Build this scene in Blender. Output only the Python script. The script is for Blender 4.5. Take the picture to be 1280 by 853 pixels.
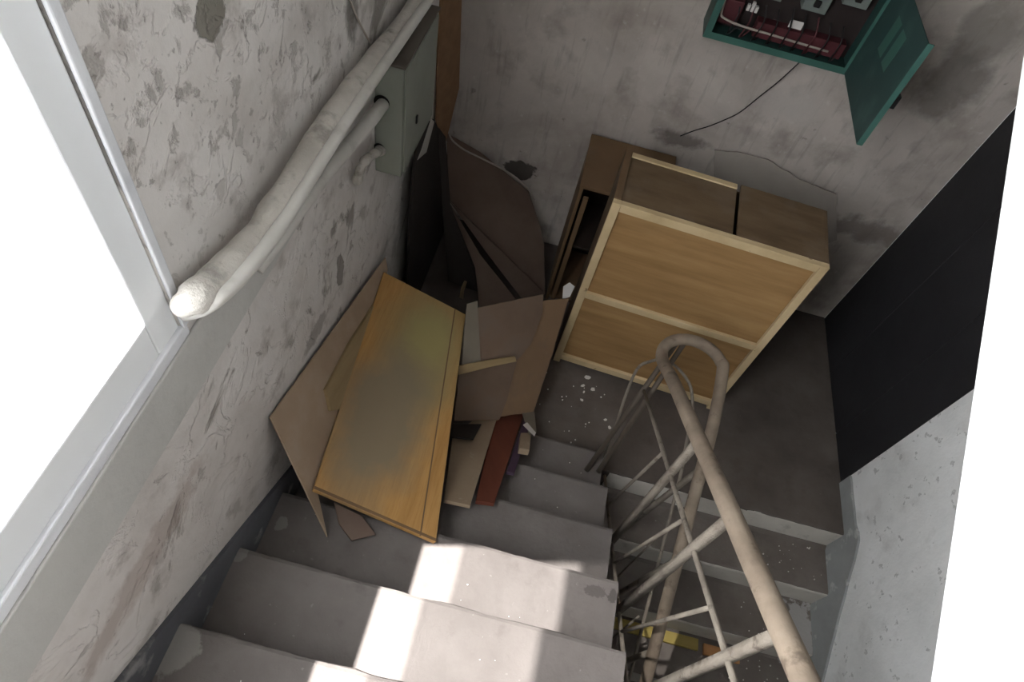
import bpy, bmesh, math, random
from mathutils import Vector, Matrix, noise

for o in list(bpy.data.objects):
    bpy.data.objects.remove(o)
SC = bpy.context.scene
COL = SC.collection

# ------------------------------------------------------------------ camera
cam_d = bpy.data.cameras.new('camera')
cam_d.sensor_width = 36.0
cam_d.lens = 22.985
cam_d.clip_start = 0.02
cam = bpy.data.objects.new('camera', cam_d)
COL.objects.link(cam)
R_, U_, F_ = ((0.966, 0.208, 0.156), (-0.26, 0.78, 0.57), (0.003, 0.591, -0.807))
R_, F_ = Vector(R_).normalized(), Vector(F_).normalized()
U_ = R_.cross(F_)
cam.matrix_world = Matrix(((R_[0], U_[0], -F_[0], 0.622),
                           (R_[1], U_[1], -F_[1], -2.936),
                           (R_[2], U_[2], -F_[2], 2.907), (0, 0, 0, 1)))
SC.camera = cam

# ------------------------------------------------------------------ light
SKY = 13.5
SUN = 29.0
SC.view_settings.view_transform = 'Standard'
SC.view_settings.look = 'None'
SC.view_settings.gamma = 1.0
SC.view_settings.use_curve_mapping = False
SC.view_settings.exposure = 0.0
world = bpy.data.worlds.new('sky')
SC.world = world
world.use_nodes = True
bg = world.node_tree.nodes['Background']
bg.inputs[0].default_value = (0.93, 0.96, 1.0, 1)
bg.inputs[1].default_value = SKY
sun_d = bpy.data.lights.new('sun', 'SUN')
sun_d.energy = SUN
sun_d.angle = math.radians(0.8)
sun_d.color = (1.0, 0.98, 0.95)
sun = bpy.data.objects.new('sun', sun_d)
COL.objects.link(sun)
sun.rotation_euler = Vector((0.445, 0.11, -1.0)).to_track_quat('-Z', 'Y').to_euler()


def portal(name, loc, direction, sx, sy):
    d = bpy.data.lights.new(name, 'AREA')
    d.shape = 'RECTANGLE'
    d.size = sx
    d.size_y = sy
    d.cycles.is_portal = True
    o = bpy.data.objects.new(name, d)
    COL.objects.link(o)
    o.location = loc
    o.rotation_euler = Vector(direction).to_track_quat('-Z', 'Y').to_euler()


# ------------------------------------------------------------------ dimensions
D, G, H, W, WF = (1.4273, 0.2525, 0.1772, 2.484, 1.1907)
LX = 1.27            # left edge of the lower flight
WY0, WY1, WZ0, WZ1 = -3.95, -2.30, 1.80, 3.95     # window opening
rnd = random.Random(7)


# ------------------------------------------------------------------ materials
def lin(h):
    h = h.lstrip('#')
    c = [int(h[i:i + 2], 16) / 255 for i in (0, 2, 4)]
    return tuple(((x / 12.92) if x <= 0.04045 else ((x + 0.055) / 1.055) ** 2.4) for x in c) + (1.0,)


def M(name, cols, scale=4.0, stretch=(1, 1, 1), rough=0.85, bump=0.0, bscale=40.0, layers=(), patches=(), metal=0.0,
      detail=6.0, bstretch=(1, 1, 1), dist=0.0, flake=None):
    """procedural surface: colour ramp over noise, then noise-masked layers, then blotches with a place of their own"""
    m = bpy.data.materials.new(name)
    m.use_nodes = True
    nt = m.node_tree
    N, L = nt.nodes, nt.links
    bs = N['Principled BSDF']
    bs.inputs['Roughness'].default_value = rough
    bs.inputs['Metallic'].default_value = metal
    if 'Specular IOR Level' in bs.inputs:
        bs.inputs['Specular IOR Level'].default_value = 0.3
    tc = N.new('ShaderNodeTexCoord')
    co = tc.outputs['Object']

    def nz(sc, st, det=6.0, ds=0.0, rg=0.6):
        mp = N.new('ShaderNodeMapping')
        mp.inputs['Scale'].default_value = st
        L.new(co, mp.inputs['Vector'])
        n = N.new('ShaderNodeTexNoise')
        n.inputs['Scale'].default_value = sc
        n.inputs['Detail'].default_value = det
        n.inputs['Roughness'].default_value = rg
        n.inputs['Distortion'].default_value = ds
        L.new(mp.outputs[0], n.inputs['Vector'])
        return n.outputs['Fac']

    def ramp(f, stops):
        r = N.new('ShaderNodeValToRGB')
        e = r.color_ramp.elements
        while len(e) < len(stops):
            e.new(0.5)
        for i, (p_, c_) in enumerate(stops):
            e[i].position = p_
            e[i].color = c_
        L.new(f, r.inputs[0])
        return r.outputs[0]

    def mix(f, a, b):
        x = N.new('ShaderNodeMix')
        x.data_type = 'RGBA'
        L.new(f, x.inputs[0])
        L.new(a, x.inputs[6])
        if isinstance(b, tuple):
            x.inputs[7].default_value = b
        else:
            L.new(b, x.inputs[7])
        return x.outputs[2]

    def mth(op, a, b):
        x = N.new('ShaderNodeMath')
        x.operation = op
        for i, v in enumerate((a, b)):
            if isinstance(v, (int, float)):
                x.inputs[i].default_value = v
            else:
                L.new(v, x.inputs[i])
        return x.outputs[0]
    k = len(cols)
    c = ramp(nz(scale, stretch, detail, dist), [(0.3 + 0.4 * i / max(1, k - 1), lin(x)) for i, x in enumerate(cols)])
    hgt = None
    for ly in layers:
        f = ramp(nz(ly['s'], ly.get('st', (1, 1, 1)), ly.get('d', 6.0), ly.get('ds', 0.0)),
                 [(ly['lo'], (0, 0, 0, 1)), (ly['hi'], (ly.get('a', 1),) * 3 + (1,))])
        if 'z' in ly:                                      # only below / above a height of the wall (damp, dirt)
            sx = N.new('ShaderNodeSeparateXYZ')
            L.new(co, sx.inputs[0])
            zz = ramp(mth('ADD', mth('MULTIPLY', sx.outputs[ly.get('ax', 2)], ly['z'][0]), ly['z'][1]),
                      [(0, (0, 0, 0, 1)), (1, (1, 1, 1, 1))])
            f = mth('MULTIPLY', f, zz)
        c = mix(f, c, lin(ly['c']))
        if ly.get('h'):
            hh = mth('MULTIPLY', f, ly['h'])
            hgt = hh if hgt is None else mth('ADD', hgt, hh)
    for pt in patches:                                      # (centre, radii, colour, raggedness, strength, softness, depth)
        cen, rad, colr, rag, stg, soft, dep = pt
        mp = N.new('ShaderNodeMapping')
        mp.vector_type = 'TEXTURE'
        mp.inputs['Location'].default_value = cen
        mp.inputs['Scale'].default_value = rad
        L.new(co, mp.inputs['Vector'])
        ln = N.new('ShaderNodeVectorMath')
        ln.operation = 'LENGTH'
        L.new(mp.outputs[0], ln.inputs[0])
        f = mth('ADD', ln.outputs['Value'], mth('MULTIPLY', mth('SUBTRACT', nz(1.1 / max(0.03, min(r for r in rad if r < 5)), (1, 1, 1)), 0.5), rag))
        f = ramp(f, [(max(0.0, 0.8 - soft), (stg,) * 3 + (1,)), (min(1.0, 0.8 + soft), (0, 0, 0, 1))])
        c = mix(f, c, lin(colr))
        if dep:
            hh = mth('MULTIPLY', f, -dep)
            hgt = hh if hgt is None else mth('ADD', hgt, hh)
    L.new(c, bs.inputs['Base Color'])
    if bump or hgt is not None:
        b = N.new('ShaderNodeBump')
        b.inputs['Strength'].default_value = 1.0
        b.inputs['Distance'].default_value = 1.0
        f = mth('MULTIPLY', nz(bscale, bstretch, 8.0), bump)
        if flake:
            fl = ramp(nz(flake[0], (1, 1, 1), 5.0, 0.6), [(flake[1], (0, 0, 0, 1)), (flake[1] + 0.04, (1, 1, 1, 1))])
            f = mth('ADD', f, mth('MULTIPLY', fl, flake[2]))
        if hgt is not None:
            f = mth('ADD', f, hgt)
        L.new(f, b.inputs['Height'])
        L.new(b.outputs[0], bs.inputs['Normal'])
    return m


def plain(name, col, rough=0.6, metal=0.0, bump=0.0, bscale=80):
    return M(name, [col, col], rough=rough, metal=metal, bump=bump, bscale=bscale)


BIG = 50.0
MT = {}
MT['plaster_left'] = M('peeling_whitewash', ['#b9b3ae', '#cfcac6', '#dcd8d5'], 3.0, rough=0.9, bump=0.006, bscale=7, dist=0.3,
    flake=(6.0, 0.52, 0.0025),
    layers=[dict(s=7, lo=0.56, hi=0.66, c='#a19a95', a=0.7), dict(s=10, lo=0.62, hi=0.67, c='#98928c', a=0.7, h=-0.002, ds=0.5),
            dict(s=2.2, lo=0.62, hi=0.66, c='#8a847d', a=0.9, h=-0.004, ds=1.0),
            dict(s=15, lo=0.58, hi=0.63, c='#86807a', a=0.55, h=-0.003, ds=0.4, z=(2.5, -4.2)),
            dict(s=28, lo=0.62, hi=0.66, c='#7d7771', a=0.5, h=-0.002, z=(2.5, -4.2)),
            dict(s=3, lo=0.35, hi=0.7, c='#8d8882', a=0.5, z=(-1.6, 2.2))],
    patches=[((0.0, -1.976, 2.263), (BIG, 0.06, 0.05), '#77736a', 1.0, 0.95, 0.05, 0.004),
             ((0.0, -1.553, 1.155), (BIG, 0.04, 0.09), '#8b8681', 1.2, 0.95, 0.05, 0.004),
             ((0.0, -1.779, 1.094), (BIG, 0.12, 0.05), '#98928d', 1.2, 0.8, 0.1, 0.003),
             ((0.0, -1.342, 1.953), (BIG, 0.05, 0.1), '#6f6b65', 1.0, 0.8, 0.2, 0.0),
             ((0.0, -2.292, 2.333), (BIG, 0.022, 0.26), '#85817e', 0.35, 0.95, 0.06, 0.003),
             ((0.0, -2.638, 1.4), (BIG, 0.3, 0.06), '#a0928a', 1.6, 0.6, 0.2, 0.0)])
MT['plaster_back'] = M('stained_grey_plaster', ['#9e948d', '#b4aba4', '#c3bab3'], 2.2, rough=0.92, bump=0.003, bscale=25, dist=0.4,
    layers=[dict(s=5, lo=0.52, hi=0.72, c='#8c827c', a=0.8), dict(s=22, lo=0.60, hi=0.72, c='#c9c4bf', a=0.5),
            dict(s=9, st=(3.0, 3.0, 0.35), lo=0.55, hi=0.7, c='#7a736f', a=0.45),
            dict(s=14, lo=0.66, hi=0.72, c='#66605c', a=0.6)],
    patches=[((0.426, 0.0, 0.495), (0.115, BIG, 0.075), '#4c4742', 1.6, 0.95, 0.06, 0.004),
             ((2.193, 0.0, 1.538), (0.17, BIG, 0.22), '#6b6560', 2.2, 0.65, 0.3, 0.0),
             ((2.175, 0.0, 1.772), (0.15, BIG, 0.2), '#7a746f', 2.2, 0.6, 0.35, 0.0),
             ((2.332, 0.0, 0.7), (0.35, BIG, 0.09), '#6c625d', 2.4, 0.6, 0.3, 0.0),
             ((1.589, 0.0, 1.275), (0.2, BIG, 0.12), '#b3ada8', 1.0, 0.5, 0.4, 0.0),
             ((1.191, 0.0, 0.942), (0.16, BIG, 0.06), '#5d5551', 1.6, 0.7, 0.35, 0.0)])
MT['plaster_right'] = M('white_wall_plaster', ['#d6d6d5', '#e4e4e3', '#ededed'], 2.5, rough=0.9, bump=0.004, bscale=18,
    layers=[dict(s=6, lo=0.55, hi=0.68, c='#c6c5c3', a=0.6), dict(s=20, lo=0.63, hi=0.66, c='#aaa9a7', a=0.6, h=-0.002)])
MT['soffit'] = M('bright_whitewash', ['#bdbdbb', '#c6c6c4'], 2.0, rough=0.9, bump=0.002, bscale=15)
MT['sill'] = M('whitewashed_sill', ['#d3d4d8', '#e2e3e6'], 3.0, rough=0.85, bump=0.004, bscale=12,
    layers=[dict(s=5, st=(1, 0.4, 1), lo=0.52, hi=0.7, c='#c0c2c8', a=0.7)])
MT['apron'] = M('grey_window_apron', ['#b3b2ae', '#c4c3bf'], 3.0, rough=0.9, bump=0.003, bscale=20,
    layers=[dict(s=6, lo=0.58, hi=0.7, c='#a09f9b', a=0.6)])
MT['skirt'] = M('dark_painted_skirting', ['#54555a', '#64656a'], 4.0, rough=0.85, bump=0.002, bscale=30,
    layers=[dict(s=7, lo=0.6, hi=0.68, c='#9a9997', a=0.8)])
MT['skirt_right'] = M('grey_painted_skirting', ['#8b8d8c', '#a0a2a1'], 4.0, rough=0.85, bump=0.002, bscale=30,
    layers=[dict(s=10, lo=0.6, hi=0.68, c='#bdbdbb', a=0.8)])
MT['step'] = M('dusty_concrete', ['#5c5653', '#68625f', '#726c69'], 3.0, rough=0.95, bump=0.003, bscale=40,
    layers=[dict(s=9, lo=0.58, hi=0.72, c='#534d4a', a=0.5), dict(s=45, lo=0.68, hi=0.72, c='#85817e', a=0.5)],
    patches=[((0.011, -2.733, 1.063), (0.10, 0.10, 0.10), '#85817d', 2.2, 0.9, 0.06, 0.0),
             ((0.052, -2.291, 0.709), (0.025, 0.03, BIG), '#7f7b78', 1.6, 0.8, 0.06, 0.0),
             ((0.019, -2.452, 0.886), (0.025, 0.03, BIG), '#7f7b78', 1.6, 0.8, 0.06, 0.0),
             ((1.118, -2.24, 0.709), (0.05, 0.025, BIG), '#4c4745', 2.0, 0.7, 0.06, 0.0),
             ((1.173, -2.239, 0.709), (0.02, 0.03, BIG), '#46413f', 2.0, 0.8, 0.06, 0.0)])
MT['step_low'] = M('grimy_concrete', ['#625a54', '#716963', '#7d766f'], 3.0, rough=0.95, bump=0.003, bscale=40,
    layers=[dict(s=9, lo=0.55, hi=0.72, c='#5b544f', a=0.6), dict(s=60, lo=0.70, hi=0.73, c='#b4afaa', a=0.7)],
    patches=[((2.411, -1.833, -0.354), (0.12, 0.2, 0.3), '#b3b0ad', 2.6, 0.75, 0.05, 0.0)])
MT['nosing'] = M('pale_worn_riser', ['#c9c3ba', '#d9d3ca'], 5.0, rough=0.95, bump=0.003, bscale=30,
    layers=[dict(s=12, lo=0.58, hi=0.7, c='#aaa49c', a=0.6)])
MT['landing'] = M('dark_dusty_landing', ['#514944', '#5d554f', '#68605a'], 3.0, rough=0.95, bump=0.002, bscale=30,
    layers=[dict(s=7, lo=0.55, hi=0.75, c='#4a423d', a=0.6), dict(s=70, lo=0.71, hi=0.74, c='#aaa49e', a=0.6)])
MT['door'] = M('black_painted_door', ['#262527', '#2d2c2e'], 4.0, rough=0.6, bump=0.002, bscale=20,
    layers=[dict(s=6, lo=0.6, hi=0.8, c='#343336', a=0.5)])
MT['ceiling'] = plain('old_ceiling_whitewash', '#c6c3c0', 0.9)
MT['frame_white'] = plain('white_window_paint', '#eceef0', 0.6)
MT['ply'] = M('pale_plywood', ['#8d6d46', '#9c7a50', '#a8875b'], 3.0, stretch=(0.6, 3, 6), rough=0.7, bump=0.0006, bscale=30,
    bstretch=(0.5, 3, 8), layers=[dict(s=4, st=(0.5, 1, 2), lo=0.5, hi=0.8, c='#7c6140', a=0.5)])
MT['pine'] = M('pale_pine_batten', ['#b09a75', '#c4ae88', '#cfb995'], 4.0, stretch=(1, 6, 1), rough=0.7, bump=0.0008, bscale=40,
    layers=[dict(s=14, lo=0.66, hi=0.7, c='#6b5236', a=0.7)])
MT['cab_top'] = M('dusty_brown_veneer', ['#584632', '#66533d', '#6f5c46'], 4.0, stretch=(1, 4, 1), rough=0.75, bump=0.0005,
    layers=[dict(s=5, lo=0.5, hi=0.75, c='#75685a', a=0.6)])
MT['dark_in'] = plain('dark_cabinet_inside', '#2a211b', 0.8)
MT['brown'] = M('brown_veneer', ['#66503a', '#755c43'], 4.0, stretch=(1, 1, 0.3), rough=0.7,
    layers=[dict(s=6, lo=0.5, hi=0.75, c='#66574a', a=0.5)])
MT['yellow'] = M('orange_wood_veneer', ['#9c7443', '#ab824d', '#b58d57'], 3.0, stretch=(8, 0.7, 1), rough=0.6, bump=0.0004, bscale=30,
    layers=[dict(s=40, st=(4, 0.3, 1), lo=0.5, hi=0.7, c='#8d6535', a=0.4)],
    patches=[((0.02, 0.22, 0), (0.23, 0.46, BIG), '#8f8560', 0.7, 0.8, 0.4, 0.0),
             ((-0.04, -0.14, 0), (0.22, 0.44, BIG), '#80735e', 0.8, 0.95, 0.35, 0.0),
             ((0.02, 0.30, 0), (0.12, 0.18, BIG), '#9d9260', 1.0, 0.7, 0.4, 0.0)])
MT['hard'] = M('dusty_hardboard', ['#94806c', '#a18c77', '#aa9580'], 3.0, rough=0.85, bump=0.0006, bscale=60,
    layers=[dict(s=6, lo=0.5, hi=0.75, c='#a79a8c', a=0.5)])
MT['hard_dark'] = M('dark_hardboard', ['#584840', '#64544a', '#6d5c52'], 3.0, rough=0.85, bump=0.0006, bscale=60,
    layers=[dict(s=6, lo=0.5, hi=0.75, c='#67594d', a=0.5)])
MT['black_board'] = M('grime_and_shadow_board', ['#2a2522', '#332d29'], 3.0, rough=0.85)  # grimy boards; also carries the gap shadow below the cardboard flap
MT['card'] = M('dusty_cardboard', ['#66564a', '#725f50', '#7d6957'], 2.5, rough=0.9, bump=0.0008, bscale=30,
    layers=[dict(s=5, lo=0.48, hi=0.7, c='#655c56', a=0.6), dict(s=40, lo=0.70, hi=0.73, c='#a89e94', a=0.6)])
MT['card_lit'] = M('lit_brown_cardboard', ['#77604a', '#856c53'], 2.5, rough=0.9, bump=0.0008, bscale=30,  # lighter copy of the cardboard, its lit look put into the colour
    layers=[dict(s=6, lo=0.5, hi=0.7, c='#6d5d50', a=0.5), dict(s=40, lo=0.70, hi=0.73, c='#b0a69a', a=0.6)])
MT['grey_board'] = M('grey_tan_board', ['#6f675c', '#7c7467'], 3.0, rough=0.85)
MT['tan'] = M('dusty_tan_board', ['#85735f', '#94826d'], 3.0, rough=0.85, layers=[dict(s=9, lo=0.6, hi=0.7, c='#a59a8c', a=0.6)])
MT['red'] = M('red_brown_board', ['#5a2f22', '#6b3a2b'], 3.0, stretch=(4, 0.6, 1), rough=0.7)
MT['purple'] = plain('dull_purple_board', '#473647', 0.7)
MT['orange_wood'] = M('orange_plank', ['#7a5c42', '#8a6a4e'], 4.0, stretch=(4, 4, 0.4), rough=0.75)
MT['lath'] = M('old_lath_wood', ['#8a7656', '#9b8664'], 5.0, stretch=(0.5, 4, 4), rough=0.8)
MT['yellow_lath'] = M('yellow_lath_wood', ['#9a8746', '#ab985a'], 5.0, stretch=(0.5, 4, 4), rough=0.8)
MT['orange_lath'] = M('orange_lath_wood', ['#a8754a', '#b88658'], 5.0, stretch=(0.5, 4, 4), rough=0.8)
MT['iron_dark'] = plain('bare_dark_iron', '#51483f', 0.6)
MT['rail'] = M('worn_dusty_paint', ['#6f6255', '#837566', '#928474'], 6.0, rough=0.75, bump=0.002, bscale=60,
    layers=[dict(s=14, lo=0.58, hi=0.66, c='#5a4d42', a=0.7)])
MT['iron'] = M('dusty_iron', ['#6c6359', '#7f766b', '#91887c'], 8.0, rough=0.85, bump=0.004, bscale=90,
    layers=[dict(s=20, lo=0.58, hi=0.66, c='#5a5047', a=0.8)])
MT['pipe_wrap'] = M('plastered_pipe_lagging', ['#a8a39b', '#bdb8b0', '#c9c5be'], 5.0, rough=0.9, bump=0.010, bscale=22,
    layers=[dict(s=9, lo=0.56, hi=0.66, c='#86817a', a=0.8), dict(s=4, lo=0.62, hi=0.7, c='#a5b0a6', a=0.6)])
MT['pipe'] = M('pale_plastic_pipe', ['#b7b4ae', '#c5c2bc'], 5.0, rough=0.55,
    layers=[dict(s=10, lo=0.55, hi=0.7, c='#9b9790', a=0.6)])
MT['meter'] = M('grey_green_metal_box', ['#7f8279', '#8b8e85'], 4.0, rough=0.6,
    layers=[dict(s=5, lo=0.55, hi=0.7, c='#737a6c', a=0.6)])
MT['meter_top'] = M('dust_covered_box_top', ['#5b544d', '#665f57'], 4.0, rough=0.9)
MT['green'] = M('green_enamel', ['#27433f', '#2f4c47'], 4.0, rough=0.45, layers=[dict(s=7, lo=0.5, hi=0.75, c='#384b48', a=0.6)])
MT['green_edge'] = M('bright_green_enamel', ['#365c54', '#3f665d'], 4.0, rough=0.45)
MT['green_in'] = M('dusty_green_enamel', ['#2a3f3e', '#324947'], 3.0, rough=0.6, layers=[dict(s=6, lo=0.5, hi=0.7, c='#45605c', a=0.5)])
MT['bakelite'] = M('dark_red_bakelite', ['#4a2327', '#552a2e'], 6.0, rough=0.5)
MT['box_in'] = plain('dark_brown_backplate', '#2c2423', 0.7)
MT['grey_plastic'] = plain('grey_breaker_plastic', '#6f7672', 0.5)
MT['white_label'] = plain('white_paper_label', '#c9c4c0', 0.8)
MT['black_wire'] = plain('black_wire', '#1c1a1a', 0.6)
MT['pale_wire'] = plain('pale_wire', '#a49a90', 0.6)
MT['plasterboard'] = M('grey_plasterboard', ['#968e87', '#a59d96'], 4.0, rough=0.9, bump=0.002, bscale=20)
MT['chip'] = plain('white_paint_chip', '#d2ccc6', 0.9)
MT['white_plastic'] = plain('white_plastic_scrap', '#c8c4c0', 0.5)
MT['zinc'] = plain('grey_metal_strip', '#a19d98', 0.45)


def glass_mat(name, clear, tint):
    m = bpy.data.materials.new(name)
    m.use_nodes = True
    nt = m.node_tree
    N, L = nt.nodes, nt.links
    N.remove(N['Principled BSDF'])
    out = N['Material Output']
    tr = N.new('ShaderNodeBsdfTransparent')
    tl = N.new('ShaderNodeBsdfTranslucent')
    tl.inputs[0].default_value = tint
    n = N.new('ShaderNodeTexNoise')
    n.inputs['Scale'].default_value = 2.0
    r = N.new('ShaderNodeMapRange')
    r.inputs[3].default_value = 1 - clear - 0.08
    r.inputs[4].default_value = 1 - clear + 0.08
    L.new(n.outputs['Fac'], r.inputs[0])
    mx = N.new('ShaderNodeMixShader')
    L.new(r.outputs[0], mx.inputs[0])
    L.new(tr.outputs[0], mx.inputs[1])
    L.new(tl.outputs[0], mx.inputs[2])
    L.new(mx.outputs[0], out.inputs['Surface'])
    return m


MT['glass'] = glass_mat('dusty_window_glass', 0.71, (0.9, 0.9, 0.88, 1))
MT['glass_sun_stop'] = glass_mat('sun_stopping_window_glass', 0.27, (0.85, 0.85, 0.83, 1))  # unseen top pane, its dirt added to keep sun off the lower flight


# ------------------------------------------------------------------ mesh helpers
def link(name, bm, mat, parent=None, loc=None, smooth=False, mats=None):
    me = bpy.data.meshes.new(name)
    bm.normal_update()
    bm.to_mesh(me)
    bm.free()
    for mm in (mats or [mat]):
        me.materials.append(MT[mm])
    if smooth:
        for f in me.polygons:
            f.use_smooth = True
    o = bpy.data.objects.new(name, me)
    COL.objects.link(o)
    if loc is not None:
        o.location = loc
    if parent is not None:
        o.parent = parent
    return o


def empty(name, loc=(0, 0, 0), rz=0.0):
    o = bpy.data.objects.new(name, None)
    o.empty_display_size = 0.05
    COL.objects.link(o)
    o.location = loc
    o.rotation_euler = (0, 0, rz)
    return o


def tag(o, label=None, cat=None, group=None, kind=None):
    if label:
        o['label'] = label
    if cat:
        o['category'] = cat
    if group:
        o['group'] = group
    if kind:
        o['kind'] = kind
    return o


def box(bm, lo, hi, bevel=0.0, mi=0):
    c = [(a + b) / 2 for a, b in zip(lo, hi)]
    s = [abs(b - a) for a, b in zip(lo, hi)]
    r = bmesh.ops.create_cube(bm, size=1.0)
    vs = r['verts']
    for v in vs:
        v.co = Vector((v.co.x * s[0] + c[0], v.co.y * s[1] + c[1], v.co.z * s[2] + c[2]))
    fs = list({f for v in vs for f in v.link_faces})
    for f in fs:
        f.material_index = mi
    if bevel:
        es = list({e for v in vs for e in v.link_edges})
        bmesh.ops.bevel(bm, geom=es, offset=bevel, segments=2, affect='EDGES', profile=0.5)
    return bm


def bx(lo, hi, bevel=0.0):
    return box(bmesh.new(), lo, hi, bevel)


def tube(pts, r, n=10, bm=None, flat=None, caps=True):
    """round bar through points; flat=(a, b) gives a rectangular section a x b"""
    bm = bm or bmesh.new()
    pts = [Vector(p_) for p_ in pts]
    rings = []
    ref = None
    for i, p_ in enumerate(pts):
        t = (pts[min(i + 1, len(pts) - 1)] - pts[max(i - 1, 0)]).normalized()
        if ref is None:
            ref = Vector((1, 0, 0)) if abs(t.x) < 0.8 else Vector((0, 1, 0))
        u = (ref - t * ref.dot(t)).normalized()
        ref = u
        w = t.cross(u)
        rr = r[i] if isinstance(r, (list, tuple)) else r
        if flat:
            a, b = flat
            ring = [p_ + u * sx * a / 2 + w * sy * b / 2 for sx, sy in ((-1, -1), (1, -1), (1, 1), (-1, 1))]
        else:
            ring = [p_ + (u * math.cos(2 * math.pi * k / n) + w * math.sin(2 * math.pi * k / n)) * rr for k in range(n)]
        rings.append([bm.verts.new(v) for v in ring])
    m = len(rings[0])
    for a, b in zip(rings, rings[1:]):
        for k in range(m):
            bm.faces.new((a[k], a[(k + 1) % m], b[(k + 1) % m], b[k]))
    if caps:
        bm.faces.new(list(reversed(rings[0])))
        bm.faces.new(rings[-1])
    bmesh.ops.recalc_face_normals(bm, faces=bm.faces)
    return bm


def smooth_path(pts, n=8):
    pts = [Vector(p_) for p_ in pts]
    out = []
    for i in range(len(pts) - 1):
        a, b, c, d = pts[max(i - 1, 0)], pts[i], pts[i + 1], pts[min(i + 2, len(pts) - 1)]
        for k in range(n):
            t = k / n
            out.append(0.5 * ((2 * b) + (c - a) * t + (2 * a - 5 * b + 4 * c - d) * t * t + (3 * b - a - 3 * c + d) * t ** 3))
    out.append(pts[-1])
    return out


def poly(bm, pts, th, mi=0):
    """prism from a planar outline (3-D points) thickened downwards along the normal"""
    pts = [Vector(q) for q in pts]
    nrm = Vector((0, 0, 0))
    for i in range(len(pts)):
        nrm += pts[i].cross(pts[(i + 1) % len(pts)])
    nrm.normalize()
    if isinstance(th, Vector):
        off = th
    else:
        off = -nrm * th
    a = [bm.verts.new(q) for q in pts]
    b = [bm.verts.new(q + off) for q in pts]
    fs = [bm.faces.new(a), bm.faces.new(list(reversed(b)))]
    k = len(pts)
    for i in range(k):
        fs.append(bm.faces.new((a[(i + 1) % k], a[i], b[i], b[(i + 1) % k])))
    for f in fs:
        f.material_index = mi
    bmesh.ops.recalc_face_normals(bm, faces=fs)
    return bm


CAMP = cam.matrix_world.translation.copy()


def frame_of(pts, u_from=0, u_to=1, facing=None):
    """local frame of a flat board: x along one edge, z out of its upper face"""
    pts = [Vector(q) for q in pts]
    c = sum(pts, Vector()) / len(pts)
    n = Vector((0, 0, 0))
    for i in range(len(pts)):
        n += (pts[i] - c).cross(pts[(i + 1) % len(pts)] - c)
    n.normalize()
    f = Vector(facing) if facing else Vector((0.3, -0.5, 0.8))
    if n.dot(f) < 0:
        n = -n
    x = pts[u_to] - pts[u_from]
    x = (x - n * x.dot(n)).normalized()
    y = n.cross(x)
    return Matrix(((x[0], y[0], n[0], c[0]), (x[1], y[1], n[1], c[1]), (x[2], y[2], n[2], c[2]), (0, 0, 0, 1)))


def board(name, pts, th, mat, label, cat, group=None, u=(0, 1), rough=0.0, facing=None, bevel=0.0015, bend=0.0):
    """one flat sheet standing, leaning or lying where it is; its outline is its real outline"""
    mw = frame_of(pts, u[0], u[1], facing)
    inv = mw.inverted()
    loc = [inv @ Vector(q) for q in pts]
    for q in loc:
        q.z = 0.0
    if rough:
        fine = []
        for i in range(len(loc)):
            a, b = loc[i], loc[(i + 1) % len(loc)]
            k = max(1, int((b - a).length / 0.03))
            for j in range(k):
                v = a.lerp(b, j / k)
                if j:
                    v += Vector((noise.noise(v * 30 + Vector((3, 7, 1))), noise.noise(v * 30 + Vector((9, 2, 5))), 0)) * rough
                fine.append(v)
        loc = fine
    bm = bmesh.new()
    area = sum(loc[i].x * loc[(i + 1) % len(loc)].y - loc[(i + 1) % len(loc)].x * loc[i].y for i in range(len(loc)))
    if area < 0:
        loc = loc[::-1]
    poly(bm, loc, Vector((0, 0, -th)))
    if bevel:
        bmesh.ops.bevel(bm, geom=list(bm.edges), offset=bevel, segments=1, affect='EDGES', clamp_overlap=True)
    o = link(name, bm, mat)
    o.matrix_world = mw
    tag(o, label, cat, group)
    return o


# ================================================================== STRUCTURE
def struct(name, bm, mat, mats=None, **k):
    return tag(link(name, bm, mat, mats=mats, **k), kind='structure')


T = 0.24
YB, ZT, ZB = -4.9, 4.35, -1.9
# left wall with the window opening, 12 cm thick at the reveal
bm = bmesh.new()
TW = 0.13
box(bm, (-TW, YB, ZB), (0, T, WZ0))
box(bm, (-TW, YB, WZ1), (0, T, ZT + 0.1))
box(bm, (-TW, YB, WZ0), (0, WY0, WZ1))
box(bm, (-TW, WY1, WZ0), (0, T, WZ1))
struct('wall_left', bm, 'plaster_left')
struct('wall_back', bx((0, 0, ZB), (W, T, ZT + 0.1)), 'plaster_back')
DY0, DY1, DZ1 = -1.137, -0.001, 1.95
bm = bmesh.new()
box(bm, (W, YB, ZB), (W + T, DY0, ZT + 0.1))
box(bm, (W, DY0, ZB), (W + T, T, -0.012))
box(bm, (W, DY0, DZ1), (W + T, T, ZT + 0.1))
box(bm, (W, DY1, 0), (W + T, T, DZ1))
struct('wall_right', bm, 'plaster_right')
struct('wall_front', bx((-TW, YB - T, ZB), (W + T, YB, ZT + 0.1)), 'plaster_right')
struct('ceiling', bx((0, YB, ZT), (W, 0, ZT + 0.1)), 'ceiling')

# landing
struct('floor', bx((0, -D, -0.14), (W, 0, 0.0), 0.006), 'landing')


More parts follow.
